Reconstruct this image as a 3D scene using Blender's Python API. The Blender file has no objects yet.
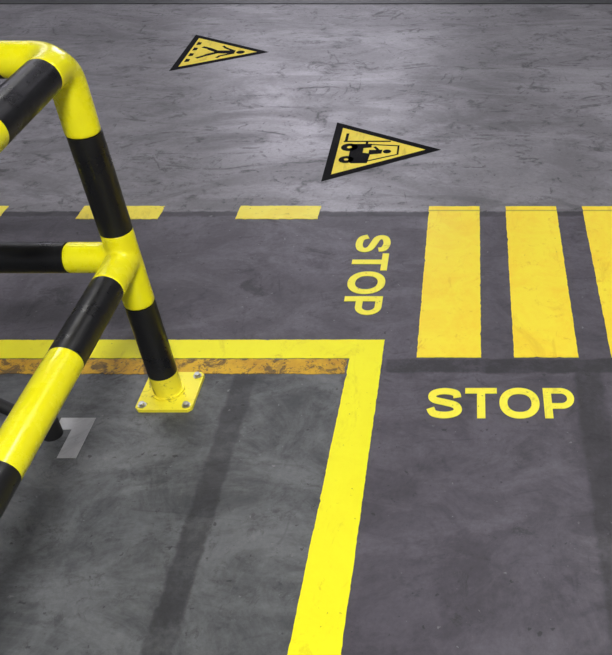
import bpy, bmesh, math, random
from mathutils import Vector, Matrix
sc = bpy.context.scene
sc.view_settings.view_transform = 'Standard'
COL = sc.collection

# ---------------------------------------------------------------- helpers
def link(o, parent=None):
    COL.objects.link(o)
    if parent: o.parent = parent
    return o
def empty(name, loc=(0,0,0)):
    e = bpy.data.objects.new(name, None); e.location = loc; e.empty_display_size = .1
    return link(e)
def mesh_obj(name, verts, faces, mats, parent=None, midx=None, smooth=False):
    me = bpy.data.meshes.new(name)
    me.from_pydata([tuple(v) for v in verts], [], faces)
    for m in mats: me.materials.append(m)
    if midx:
        for p, i in zip(me.polygons, midx): p.material_index = i
    if smooth:
        for p in me.polygons: p.use_smooth = True
    me.update()
    return link(bpy.data.objects.new(name, me), parent)
class NT:
    def __init__(s, name):
        s.m = bpy.data.materials.new(name); s.m.use_nodes = True
        s.t = s.m.node_tree; s.b = s.t.nodes['Principled BSDF']
        s.geo = s.t.nodes.new('ShaderNodeNewGeometry')
        s.sep = s.t.nodes.new('ShaderNodeSeparateXYZ')
        s.t.links.new(s.geo.outputs['Position'], s.sep.inputs[0])
        s.X, s.Y, s.Z = s.sep.outputs
    def put(s, inp, v):
        if isinstance(v, bpy.types.NodeSocket): s.t.links.new(v, inp)
        elif isinstance(v, (tuple, list)): inp.default_value = (*v, 1) if len(v) == 3 and inp.type == 'RGBA' else v
        else: inp.default_value = v
    def math(s, op, a, b=0.0, c=None, clamp=False):
        n = s.t.nodes.new('ShaderNodeMath'); n.operation = op; n.use_clamp = clamp
        s.put(n.inputs[0], a); s.put(n.inputs[1], b)
        if c is not None: s.put(n.inputs[2], c)
        return n.outputs[0]
    def noise(s, scale, detail=4, rough=.6, dist=0., stretch=(1,1,1), off=(0,0,0), rot=0):
        mp = s.t.nodes.new('ShaderNodeMapping')
        s.t.links.new(s.geo.outputs['Position'], mp.inputs[0])
        mp.inputs['Scale'].default_value = stretch; mp.inputs['Location'].default_value = off
        mp.inputs['Rotation'].default_value = (0,0,rot)
        n = s.t.nodes.new('ShaderNodeTexNoise'); s.t.links.new(mp.outputs[0], n.inputs['Vector'])
        n.inputs['Scale'].default_value = scale; n.inputs['Detail'].default_value = detail
        n.inputs['Roughness'].default_value = rough; n.inputs['Distortion'].default_value = dist
        return n.outputs['Fac']
    def step(s, v, a, b, lo=0., hi=1.):
        n = s.t.nodes.new('ShaderNodeMapRange'); n.interpolation_type = 'SMOOTHSTEP'
        s.put(n.inputs[0], v); n.inputs[1].default_value = a; n.inputs[2].default_value = b
        n.inputs[3].default_value = lo; n.inputs[4].default_value = hi
        return n.outputs[0]
    def mix(s, f, a, b, mode='MIX'):
        n = s.t.nodes.new('ShaderNodeMix'); n.data_type = 'RGBA'; n.blend_type = mode
        s.put(n.inputs['Factor'], f); s.put(n.inputs[6], a); s.put(n.inputs[7], b)
        return n.outputs[2]
    def band(s, v, a, b, e=.008):
        return s.math('MULTIPLY', s.step(v, a-e, a+e), s.step(v, b-e, b+e, 1., 0.))
    def mul(s, *a):
        r = a[0]
        for x in a[1:]: r = s.math('MULTIPLY', r, x)
        return r
    def bump(s, h, strength=.2, dist=.005):
        n = s.t.nodes.new('ShaderNodeBump'); n.inputs['Strength'].default_value = strength
        n.inputs['Distance'].default_value = dist; s.t.links.new(h, n.inputs['Height'])
        s.t.links.new(n.outputs[0], s.b.inputs['Normal'])
def simple(name, c1, c2=None, rough=.4, scale=20, metal=0., coat=0., dirt=None, dth=.62, damt=.5):
    n = NT(name); c2 = c2 or tuple(x*.7 for x in c1)
    c = n.mix(n.step(n.noise(scale), .45, .75), c1, c2)
    if dirt:
        c = n.mix(n.mul(n.step(n.noise(30, 8, .75, .8, off=(2,5,1)), dth, dth+.06), damt), c, dirt)
        n.put(n.b.inputs['Roughness'], n.step(n.noise(14, 6, .7), .35, .7, rough, rough+.25))
        n.bump(n.noise(60, 4, .6), .05, .002)
    else: n.b.inputs['Roughness'].default_value = rough
    n.put(n.b.inputs['Base Color'], c)
    n.b.inputs['Metallic'].default_value = metal
    n.b.inputs['Coat Weight'].default_value = coat
    return n.m
def emit(name, col, st):
    n = NT(name); n.b.inputs['Base Color'].default_value = (*col,1)
    n.b.inputs['Emission Color'].default_value = (*col,1); n.b.inputs['Emission Strength'].default_value = st
    return n.m

# ---------------------------------------------------------------- floor material
def floor_mat():
    n = NT('painted_concrete')
    wob = n.math('MULTIPLY', n.math('SUBTRACT', n.noise(14, 6, .7), .5), .035)
    Y = n.math('ADD', n.Y, wob); X = n.math('ADD', n.X, wob)
    far = n.step(Y, 2.69, 2.703)
    big = n.noise(1.5, 5, .6, .6); mid = n.noise(5, 9, .75, .8); fine = n.noise(60, 6, .75)
    grit = n.noise(22, 9, .8, .5, off=(2,7,0))
    smear = n.noise(1.9, 10, .70, 1.6, (.8,1.7,1), (3,1,0), .35)
    swirl = n.noise(2.4, 9, .70, 2.2, (.7,1.5,1), (6,4,0), -.3)
    farc = n.mix(n.step(big, .35, .65), (.125,.120,.131), (.185,.178,.196))
    farc = n.mix(n.step(smear, .42, .64), farc, n.mix(.5, farc, (.27,.262,.285)))
    farc = n.mix(n.mul(n.step(swirl, .52, .66), .6), farc, (.066,.064,.070))
    farc = n.mix(n.mul(n.step(grit, .54, .70), .4), farc, (.055,.054,.058))
    nearc = n.mix(n.step(mid, .38, .62), (.052,.046,.059), (.090,.081,.102))
    nearc = n.mix(n.mul(n.step(big, .42, .62), .4), nearc, (.048,.043,.053))
    nearc = n.mix(n.mul(n.step(smear, .48, .64), .45), nearc, (.130,.119,.145))
    nearc = n.mix(n.mul(n.step(grit, .54, .68), .5), nearc, (.034,.031,.037))
    inside = n.mul(n.step(X, -.38, -.36, 1., 0.), n.step(Y, 1.86, 1.88, 1., 0.))
    insc = n.mix(n.step(mid, .38, .62), (.052,.055,.059), (.108,.112,.118))
    insc = n.mix(n.mul(n.step(smear, .44, .64), .55), insc, (.17,.175,.182))
    insc = n.mix(n.mul(n.step(grit, .52, .66), .65), insc, (.038,.040,.042))
    c = n.mix(inside, nearc, insc)
    # dark bands along and across the floor
    wear = n.step(n.noise(9, 7, .75), .35, .55, .5, .95)  # noise varies the strength of the bands
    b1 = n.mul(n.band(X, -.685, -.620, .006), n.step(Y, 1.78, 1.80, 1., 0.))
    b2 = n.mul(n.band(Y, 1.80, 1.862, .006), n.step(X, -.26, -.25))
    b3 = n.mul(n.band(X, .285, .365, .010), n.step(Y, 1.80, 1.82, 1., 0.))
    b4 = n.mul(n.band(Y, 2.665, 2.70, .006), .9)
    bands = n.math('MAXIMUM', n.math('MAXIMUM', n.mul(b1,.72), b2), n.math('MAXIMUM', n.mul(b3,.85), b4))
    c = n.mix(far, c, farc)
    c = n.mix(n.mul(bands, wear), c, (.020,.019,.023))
    # tyre scuffs, curved marks
    def scuff(scale, dist, st, off, rot, w, th, det=4):
        a = n.noise(scale, det, .5, dist, st, off, rot)
        ridge = n.step(n.math('ABSOLUTE', n.math('SUBTRACT', a, .5)), 0., w, 1., 0.)
        return n.mul(ridge, n.step(n.noise(5, 8, .8, off=(off[1], off[0], 0)), th, th+.10))
    s1 = scuff(1.4, 1.6, (.5,1.6,1), (2,5,0), .3, .020, .47, 4)
    s2 = scuff(2.6, 2.2, (.6,1.5,1), (9,1,0), -.5, .045, .51, 5)
    s3 = scuff(9.0, 1.5, (.4,2.,1), (4,8,0), .15, .045, .56)
    s4 = scuff(2.0, 2.0, (1.2,.7,1), (14,3,0), .6, .024, .51, 4)
    sc_ = n.math('MAXIMUM', n.math('MAXIMUM', s1, s2), n.math('MAXIMUM', s3, s4))
    c = n.mix(n.mul(sc_, n.math('ADD', n.mul(far, .42), .25)), c, (.018,.018,.021))
    # blotches and oil spots
    bl = n.step(n.noise(7, 8, .78, 1., off=(1,9,0)), .57, .67)
    c = n.mix(n.mul(bl, .6), c, (.026,.026,.029))
    spot = n.step(n.noise(32, 3, .6, off=(8,8,0)), .66, .71)
    c = n.mix(n.mul(spot, .7), c, (.016,.016,.018))
    spk = n.step(n.noise(50, 3, .6, off=(5,5,0)), .68, .74)
    c = n.mix(n.mul(spk, .45), c, (.26,.26,.27))
    c = n.mix(.6, c, n.mix(fine, (.15,.15,.15), (.90,.90,.90)), 'OVERLAY')
    n.put(n.b.inputs['Base Color'], c)
    r = n.step(smear, .35, .65, .46, .33)
    r = n.math('ADD', r, n.mul(n.math('SUBTRACT', 1., far), .08))
    r = n.math('ADD', r, n.mul(n.math('MAXIMUM', sc_, bl), .12))
    n.put(n.b.inputs['Roughness'], r)
    n.bump(n.math('ADD', n.mul(mid, .6), n.mul(fine, .4)), .26, .005)
    return n.m

def paint(name, c1, c2, dirt, wear=.62, amt=.6, seam=False, rough=.42, chip=.68, spec=.5):
    n = NT(name)
    c = n.mix(n.step(n.noise(6, 7, .75, .5), .35, .7), c1, c2)
    streak = n.noise(9, 8, .75, 1.5, (1,.35,1), (4,2,0), .4)
    c = n.mix(n.mul(n.step(streak, .54, .66), .35), c, dirt)
    d = n.mul(n.step(n.noise(18, 9, .8, .6, off=(3,3,0)), wear, wear+.08), amt)
    c = n.mix(d, c, dirt)
    c = n.mix(n.mul(n.step(n.noise(55, 6, .75, off=(1,6,0)), chip, chip+.03), .8), c, (.06,.055,.05))
    if seam:
        c = n.mix(n.mul(n.band(n.Y, 2.70, 2.708, .003), .55), c, (.16,.11,.03))
    n.put(n.b.inputs['Base Color'], c); n.b.inputs['Roughness'].default_value = rough
    n.b.inputs['Specular IOR Level'].default_value = spec
    n.bump(n.math('ADD', n.mul(n.noise(25), .6), n.mul(n.noise(90,4,.7), .3)), .2, .003)
    return n.m

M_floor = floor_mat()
M_line = paint('lemon_floor_paint', (.95,.90,.016), (.92,.85,.012), (.62,.50,.02), .60, .5, chip=.66, spec=.3)
M_zeb = paint('amber_floor_paint', (.98,.80,.04), (.95,.68,.03), (.72,.43,.02), .57, .5, True, chip=.67, spec=.3)
M_dash = paint('pale_floor_paint', (.95,.82,.10), (.90,.72,.06), (.45,.35,.05), .56, .55, chip=.65, spec=.25)
M_or = paint('worn_orange_paint', (.70,.42,.02), (.48,.24,.02), (.12,.075,.03), .50, .9, chip=.60, spec=.25)
M_txt = paint('text_floor_paint', (.96,.88,.07), (.92,.82,.06), (.42,.35,.05), .58, .5, chip=.63, spec=.25)
M_sy = paint('sign_yellow_film', (.95,.78,.10), (.90,.69,.07), (.42,.30,.05), .60, .4, rough=.6, chip=.67, spec=.12)
M_sb = paint('sign_black_film', (.004,.004,.005), (.007,.007,.008), (.025,.023,.02), .62, .3, rough=.7, chip=.8, spec=.05)
M_gt = paint('grey_floor_tape', (.50,.50,.52), (.44,.44,.46), (.22,.22,.23), .58, .5)
M_py = simple('barrier_yellow_enamel', (.98,.91,.008), (.94,.85,.008), .16, 9, coat=.4, dirt=(.30,.24,.02), dth=.66, damt=.6)
M_pl = simple('plate_yellow_enamel', (.95,.84,.04), (.86,.72,.03), .3, 12, dirt=(.20,.15,.03), dth=.56, damt=.6)
M_pb = simple('barrier_black_enamel', (.006,.006,.007), (.012,.012,.014), .26, 9, dirt=(.05,.05,.05), dth=.66, damt=.5)
M_steel = simple('zinc_steel', (.5,.5,.5), (.3,.3,.3), .35, 40, metal=.9)
M_rub = simple('black_rubber', (.012,.012,.013), None, .6)
M_wht = simple('white_enamel', (.6,.6,.62), None, .35)
M_wall = simple('painted_wall', (.34,.34,.37), (.28,.28,.31), .7, 2)
M_ceil = simple('ceiling_panel', (.20,.20,.21), (.16,.16,.17), .8, 2)
M_drain = simple('dark_joint_sealant', (.03,.034,.034), None, .5, 8)

# ---------------------------------------------------------------- room shell
def box(name, lo, hi, mat, parent=None, bevel=0):
    x0,y0,z0 = lo; x1,y1,z1 = hi
    v = [(x0,y0,z0),(x1,y0,z0),(x1,y1,z0),(x0,y1,z0),(x0,y0,z1),(x1,y0,z1),(x1,y1,z1),(x0,y1,z1)]
    f = [(3,2,1,0),(4,5,6,7),(0,1,5,4),(1,2,6,5),(2,3,7,6),(3,0,4,7)]
    o = mesh_obj(name, v, f, [mat], parent)
    if bevel:
        b = o.modifiers.new('bevel','BEVEL'); b.width = bevel; b.segments = 2
    return o
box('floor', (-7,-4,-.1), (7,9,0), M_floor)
box('wall_back', (-7,9,-.1), (7,9.2,4.4), M_wall)
box('ceiling', (-7,-4,4.4), (7,9.2,4.5), M_ceil)
box('trim_1', (-7,5.09,0), (7,5.24,.004), M_drain)      # joint strip crossing the far floor

# unseen glowing windows added in the back wall for bright reflections on the floor
def added_window(name, x, z, nx, h, st):
    win = empty(name, (x,8.98,z)); W = nx*.8
    g = emit('added_pane_glow', (.90,.87,1.0), st)
    for i in range(nx):
        box('pane_%d'%(i+1), (-W/2+i*.8+.02,-.02,-h/2), (-W/2+i*.8+.78,.0,h/2), g, win)
    for i in range(nx+1):
        box('mullion_%d'%(i+1), (-W/2+i*.8-.02,-.05,-h/2-.05), (-W/2+i*.8+.02,.0,h/2+.05), M_wht, win)
    box('sill', (-W/2-.02,-.07,-h/2-.1), (W/2+.02,0,-h/2-.05), M_wht, win)
    box('head', (-W/2-.02,-.07,h/2+.05), (W/2+.02,0,h/2+.1), M_wht, win)
added_window('added_window_1', -1.6, 2.75, 3, 1.7, 6.0)
added_window('added_window_2', -5.1, 3.2, 3, 1.2, 2.2)
added_window('added_window_3', 1.5, 3.1, 2, 1.2, 2.6)

# ceiling lights
def lamp(name, loc, sx, sy, st, col=(1,.99,.97)):
    e = empty(name, loc)
    box('housing', (-sx/2-.04,-sy/2-.04,0), (sx/2+.04,sy/2+.04,.08), M_wht, e)
    me = box('diffuser', (-sx/2,-sy/2,-.02), (sx/2,sy/2,-.002), emit('diffuser_glow', col, st), e)
lamp('ceiling_light', (1.6,4.0,4.3), 1.8, .8, 13)
lamp('ceiling_light', (.75,-1.4,4.3), .9, .4, 255)
lamp('ceiling_light', (-2.6,5.6,4.3), 1.8, .8, 9)

# ---------------------------------------------------------------- floor markings
T = .0016
def prism(polys, name, mat, parent=None, z0=0., z1=T):
    vs, fs = [], []
    for poly in polys:
        n = len(poly); b = len(vs)
        a = sum(poly[i][0]*poly[(i+1)%n][1]-poly[(i+1)%n][0]*poly[i][1] for i in range(n))
        if a < 0: poly = poly[::-1]
        vs += [(x,y,z1) for x,y in poly] + [(x,y,z0) for x,y in poly]
        fs.append(tuple(range(b,b+n)))
        for i in range(n):
            j = (i+1)%n; fs.append((b+i, b+n+i, b+n+j, b+j))
    return mesh_obj(name, vs, fs, [mat], parent)
def rect(x0,y0,x1,y1): return [(x0,y0),(x1,y0),(x1,y1),(x0,y1)]
rnd = random.Random(4)
def ragged(poly, amp=.0008, step=.009):
    """paint edge: subdivide the outline, jitter slightly, with the odd small chip"""
    out = []
    for i in range(len(poly)):
        a, b = Vector(poly[i]), Vector(poly[(i+1)%len(poly)])
        L = (b-a).length; k = max(1, int(L/step)); d = (b-a)/L; nn = Vector((-d.y, d.x)); w = 0
        for j in range(k):
            w = w*.4 + rnd.uniform(-amp, amp)
            if rnd.random() < .02: w += rnd.uniform(.0015,.003)
            p = a.lerp(b, j/k) + nn*(w if j else 0); out.append((p.x, p.y))
    return out

prism([ragged([(-4.5,1.864),(-.364,1.864),(-.392,.5),(-.276,.5),(-.268,1.949),(-4.5,1.944)])], 'yellow_boundary_line', M_line)
prism([ragged(rect(-4.5,1.796,-.370,1.860),.0018)], 'faded_orange_line', M_or, z1=.0012)
for i in range(4):
    x = -.168+.2855*i
    prism([ragged(rect(x,1.868,x+.189,2.735))], 'crosswalk_stripe', M_zeb)
for i in range(5):
    x = -.872-.584*i
    prism([ragged(rect(x,2.645,x+.300,2.738),.0014)], 'yellow_dash_marking', M_dash)
prism([[(-1.112,1.573),(-1.068,1.573),(-1.068,1.471),(-1.019,1.471),(-1.019,1.617),(-1.112,1.617)]], 'corner_floor_tape', M_gt)

def catmull(P, n=8):
    out = []
    Q = [P[0]] + P + [P[-1]]
    for i in range(1, len(Q)-2):
        for k in range(n):
            t = k/n; p = []
            for d in (0,1):
                a,b,c,e = Q[i-1][d],Q[i][d],Q[i+1][d],Q[i+2][d]
                p.append(.5*((2*b)+(-a+c)*t+(2*a-5*b+4*c-e)*t*t+(-a+3*b-3*c+e)*t**3))
            out.append(tuple(p))
    out.append(P[-1]); return out
def ribbon(P, w, closed=False):
    n = len(P); L, R = [], []
    for i in range(n):
        if closed: a, b = P[i-1], P[(i+1)%n]
        else: a, b = P[max(i-1,0)], P[min(i+1,n-1)]
        d = Vector((b[0]-a[0], b[1]-a[1])).normalized()
        L.append((P[i][0]-d.y*w/2, P[i][1]+d.x*w/2)); R.append((P[i][0]+d.y*w/2, P[i][1]-d.x*w/2))
    m = n if closed else n-1
    return [[R[i], R[(i+1)%n], L[(i+1)%n], L[i]] for i in range(m)]
def stop_polys():
    w = .205; out = []
    S = [(.77,.68),(.72,.83),(.46,.8975),(.20,.845),(.12,.72),(.20,.60),(.46,.52),(.71,.43),(.79,.28),(.70,.155),(.45,.1025),(.18,.16),(.09,.33)]
    out += ribbon(catmull(S), w)
    o = .97
    out += [rect(o,.82,o+.82,1), rect(o+.305,0,o+.515,.82)]
    o = 1.86
    out += ribbon([(o+.50+.41*math.copysign(abs(math.cos(a))**.92,math.cos(a)), .5+.405*math.copysign(abs(math.sin(a))**.92,math.sin(a))) for a in [2*math.pi*k/48 for k in range(48)]], w, True)
    o = 2.98
    out += [rect(o,0,o+.21,1)]
    B = [(o+.2,.91),(o+.45,.91)] + [(o+.45+.25*math.sin(a), .655+.255*math.cos(a)) for a in [math.pi*k/16 for k in range(1,16)]] + [(o+.45,.40),(o+.2,.40)]
    out += ribbon(B, .18)
    return out, 3.78
SP, SW = stop_polys()
prism([[(-.129+u*.407/SW, 1.616+v*.119) for u,v in p] for p in SP], 'stop_floor_text', M_txt)
prism([[(-.414+v*.122, 2.536-u*.466/SW) for u,v in p] for p in SP], 'stop_floor_text', M_txt)

def circ(cx, cy, r, n=24): return [(cx+r*math.cos(2*math.pi*k/n), cy+r*math.sin(2*math.pi*k/n)) for k in range(n)]
def seg(a, b, w): return ribbon([a,b], w)
def warning_sign(name, cx, cy, side, rot, glyph_black, glyph_yellow):
    """flat floor sign; local u = right, v = up (towards apex); up points along +X"""
    e = empty(name, (cx,cy,0))
    R = side/math.sqrt(3); r = R/2
    def mp(p):
        u, v = p[0], p[1]-r
        x, y = v, -u
        return (x*math.cos(rot)-y*math.sin(rot), x*math.sin(rot)+y*math.cos(rot))
    tri = lambda s: [(-side/2*s, r-r*s), (side/2*s, r-r*s), (0, r+R*s)]
    prism([[mp(p) for p in tri(1)]], 'black_border', M_sb, e, 0, .0010)
    prism([[mp(p) for p in tri(.79)]], 'yellow_field', M_sy, e, .0010, .0014)
    prism([[mp(p) for p in q] for q in glyph_black], 'pictogram', M_sb, e, .0014, .0018)
    if glyph_yellow:
        prism([[mp(p) for p in q] for q in glyph_yellow], 'pictogram_cutouts', M_sy, e, .0018, .0021)
G = []
G += [[(-.055,.085),(.105,.085),(.118,.10),(.118,.165),(.035,.172),(.026,.140),(-.015,.140),(-.022,.172),(-.055,.172)]]
G += [circ(-.024,.080,.035), circ(.086,.078,.031)]
G += seg((-.048,.17),(-.036,.285),.008)+seg((-.040,.285),(.045,.285),.008)+seg((.042,.285),(.100,.165),.008)
G += seg((-.078,.050),(-.078,.250),.011)
G += seg((-.078,.060),(-.155,.060),.012)
G += seg((-.080,.150),(-.052,.150),.010)
G += [circ(.016,.240,.017), [(.000,.220),(.034,.218),(.044,.165),(.002,.165)]]
G += seg((.006,.205),(-.028,.185),.012)
warning_sign('forklift_warning_sign', -.447, 3.196, .535, .01, G, [circ(-.024,.080,.010,16), circ(.086,.078,.009,16)])
H = []
H += [circ(.005,.300,.022)]
H += [[(-.020,.270),(.028,.270),(.020,.170),(-.018,.172)]]
H += seg((.0,.180),(-.045,.125),.026)+seg((-.045,.130),(-.070,.085),.020)
H += seg((.008,.180),(.048,.128),.026)+seg((.048,.132),(.088,.090),.020)
H += seg((-.014,.260),(-.060,.205),.016)+seg((-.060,.208),(-.084,.190),.014)
H += seg((.022,.260),(.060,.200),.016)+seg((.060,.203),(.084,.193),.014)
for i in range(4):
    u = -.142+.080*i
    H += [[(u,.042),(u+.044,.042),(u+.038,.064),(u+.006,.064)]]
warning_sign('pedestrian_warning_sign', -1.366, 4.312, .515, .0, H, None)

# ---------------------------------------------------------------- tubes
def tube(name, pts, r, mats, parent, bounds=None, n=32, cap=True):
    """sweep a circle along pts. bounds: material index per segment"""
    pts = [Vector(p) for p in pts]; vs, fs, mi = [], [], []
    t0 = (pts[1]-pts[0]).normalized()
    up = Vector((0,0,1)) if abs(t0.z) < .9 else Vector((1,0,0))
    nrm = t0.cross(up).normalized()
    for i, p in enumerate(pts):
        if i == 0: t = t0
        elif i == len(pts)-1: t = (p-pts[i-1]).normalized()
        else: t = ((p-pts[i-1]).normalized()+(pts[i+1]-p).normalized()).normalized()
        nrm = (nrm - t*nrm.dot(t)).normalized(); bn = t.cross(nrm)
        for k in range(n):
            a = 2*math.pi*k/n; vs.append(p + nrm*r*math.cos(a) + bn*r*math.sin(a))
    for i in range(len(pts)-1):
        for k in range(n):
            k2 = (k+1)%n; fs.append((i*n+k, i*n+k2, (i+1)*n+k2, (i+1)*n+k)); mi.append(bounds[i] if bounds else 0)
    if cap:
        fs.append(tuple(range(n))[::-1]); mi.append(bounds[0] if bounds else 0)
        fs.append(tuple((len(pts)-1)*n+k for k in range(n))); mi.append(bounds[-1] if bounds else 0)
    o = mesh_obj(name, vs, fs, mats, parent, mi, True)
    bm = bmesh.new(); bm.from_mesh(o.data); bmesh.ops.recalc_face_normals(bm, faces=bm.faces); 
    for ed in bm.edges:
        if len(ed.link_faces)==2 and ed.calc_face_angle(0) > .9: ed.smooth = False
    bm.to_mesh(o.data); bm.free()
    return o
def join_verts(objs, name, mat, parent, voxel=.004, it=10):
    bm = bmesh.new()
    for o in objs:
        bm.from_mesh(o.data); bpy.data.objects.remove(o)
    me = bpy.data.meshes.new(name); bm.to_mesh(me); bm.free()
    me.materials.clear(); me.materials.append(mat)
    for p in me.polygons: p.material_index = 0
    o = link(bpy.data.objects.new(name, me), parent)
    m = o.modifiers.new('remesh','REMESH'); m.mode = 'VOXEL'; m.voxel_size = voxel; m.use_smooth_shade = True
    s = o.modifiers.new('smooth','SMOOTH'); s.factor = .5; s.iterations = it
    return o
def bend(c, a, b, R, n=12):
    """quarter bend near corner c between unit dirs a and b, with straight leads"""
    c, a, b = Vector(c), Vector(a), Vector(b)
    ctr = c + (a+b)*R
    return [ctr - b*R*math.cos(t) - a*R*math.sin(t) for t in [math.pi/2*k/n for k in range(n+1)]]

PX, PY, TOP, MID, RAD = -.850, 1.716, .947, .453, .0385
bar = empty('safety_barrier', (PX,PY,0))
YB = [M_py, M_pb]
Lx, Fy, Dz = Vector((-1,0,0)), Vector((0,-1,0)), Vector((0,0,-1))
cT = Vector((-.012,0,TOP)); cM = Vector((-.005,0,MID))
# top corner fitting
def lead(c, a, b, R, la, lb):
    p = bend(c, a, b, R)
    return [c+a*la] + p + [c+b*lb]
f1 = tube('a', lead(cT, Lx, Dz, .050, .123, .164), RAD, YB, None)
f2 = tube('b', lead(cT, Lx, Fy, .060, .123, .095), RAD, YB, None)
f3 = tube('c', lead(cT, Fy, Dz, .055, .095, .164), RAD, YB, None)
join_verts([f1,f2,f3], 'corner_elbow', M_py, bar)
# mid tee fitting
def px(z): return -.012*z/TOP
g1 = tube('a', [(px(.533),0,.533),(px(.315),0,.315)], RAD, YB, None)
g2 = tube('b', [cM, cM+Lx*.140], RAD, YB, None)
g3 = tube('c', [cM, cM+Fy*.134], RAD, YB, None)
join_verts([g1,g2,g3], 'tee_joint', M_py, bar)
# post bands
tube('post_upper_band', [(px(.783),0,.783),(px(.533),0,.533)], RAD, [M_pb], bar)
tube('post_lower_band', [(px(.315),0,.315),(0,0,.080)], RAD, [M_pb], bar)
tube('post_foot', [(0,0,.080),(0,0,.010)], RAD, [M_pl], bar)
def run(name, c, d, start, first_black, lens, total):
    pts, b = [c+d*start], []; s = start; blk = first_black; i = 0
    while s < total:
        L = lens[i] if i < len(lens) else .25
        s = min(s+L, total); pts.append(c+d*s); b.append(1 if blk else 0); blk = not blk; i += 1
    return tube(name, pts, RAD, YB, bar, b)
run('top_rail_side', cT, Lx, .123, True, [.25], 1.605)
run('top_rail_front', cT, Fy, .095, True, [.245], 1.62)
run('mid_rail_side', cM, Lx, .140, True, [.25], 1.61)
run('mid_rail_front', cM, Fy, .134, True, [.255,.31], 1.62)
def ps(name, x, y):
    tube(name, [(x,y,.010),(x,y,.08),(x,y,.315),(x,y,.533),(x,y,.783),(x,y,TOP)], RAD, YB, bar, [0,1,0,1,0])
ps('end_post_side', -1.62, 0); ps('end_post_front', 0, -1.62)
tube('w1', [(0,0,.0095),(0,0,.017)], RAD+.006, [M_pl], bar).name = 'weld_collar'
for nm,(bx,by) in (('base_plate',(0.006,0.0)),('base_plate_side',(-1.62,0)),('base_plate_front',(0,-1.62))):
    s, c = .077, .010
    oct_ = [(bx-s+c,by-s),(bx+s-c,by-s),(bx+s,by-s+c),(bx+s,by+s-c),(bx+s-c,by+s),(bx-s+c,by+s),(bx-s,by+s-c),(bx-s,by-s+c)]
    prism([oct_], nm, M_pl, bar, 0, .010)
    for i,(sx,sy) in enumerate(((-1,-1),(1,-1),(1,1),(-1,1))):
        x, y = bx+sx*.060, by+sy*.060
        prism([circ(x,y,.0115,20)], nm+'_washer_%d'%i, M_steel, bar, .010, .0125)
        prism([circ(x,y,.008,6)], nm+'_bolt_%d'%i, M_steel, bar, .0125, .020)

# ---------------------------------------------------------------- tripod stand (one foot reaches into view)
ts = empty('tripod_stand', (-1.72,1.62,0))
tube('column', [(0,0,.12),(0,0,.45),(0,0,.75),(0,0,1.0)], .018, [M_rub,M_wht], ts, [0,1,0])
tube('hub', [(0,0,.36),(0,0,.43)], .030, [M_rub], ts)
for i, ang in enumerate((-6,114,234)):
    d = Vector((math.cos(math.radians(ang)), math.sin(math.radians(ang)), 0))
    a = Vector((0,0,.40)); b = d*.60+Vector((0,0,.035))
    tube('leg_%d'%(i+1), [a, a.lerp(b,.25), a.lerp(b,.5), a.lerp(b,.715), a.lerp(b,.86), b], .017, [M_rub,M_wht], ts, [0,1,1,0,0])
    tube('brace_%d'%(i+1), [Vector((0,0,.14)), a.lerp(b,.5)], .006, [M_steel], ts)
    q = b + d*.012
    tube('foot_%d'%(i+1), [(q.x,q.y,0),(q.x,q.y,.018),(q.x,q.y,.055)], .026, [M_rub], ts)

# ---------------------------------------------------------------- world + camera
w = bpy.data.worlds.new('world'); sc.world = w; w.use_nodes = True
w.node_tree.nodes['Background'].inputs[0].default_value = (.80,.80,.85,1)
w.node_tree.nodes['Background'].inputs[1].default_value = .24
cam = bpy.data.cameras.new('camera'); co = bpy.data.objects.new('camera', cam); link(co)
co.location = (0,0,1.6); co.rotation_euler = (math.radians(90-38.53),0,0)
cam.sensor_fit = 'HORIZONTAL'; cam.sensor_width = 36; cam.lens = 839/612*36
cam.shift_x = -168/612; cam.shift_y = 0
cam.clip_start = .05
sc.camera = co
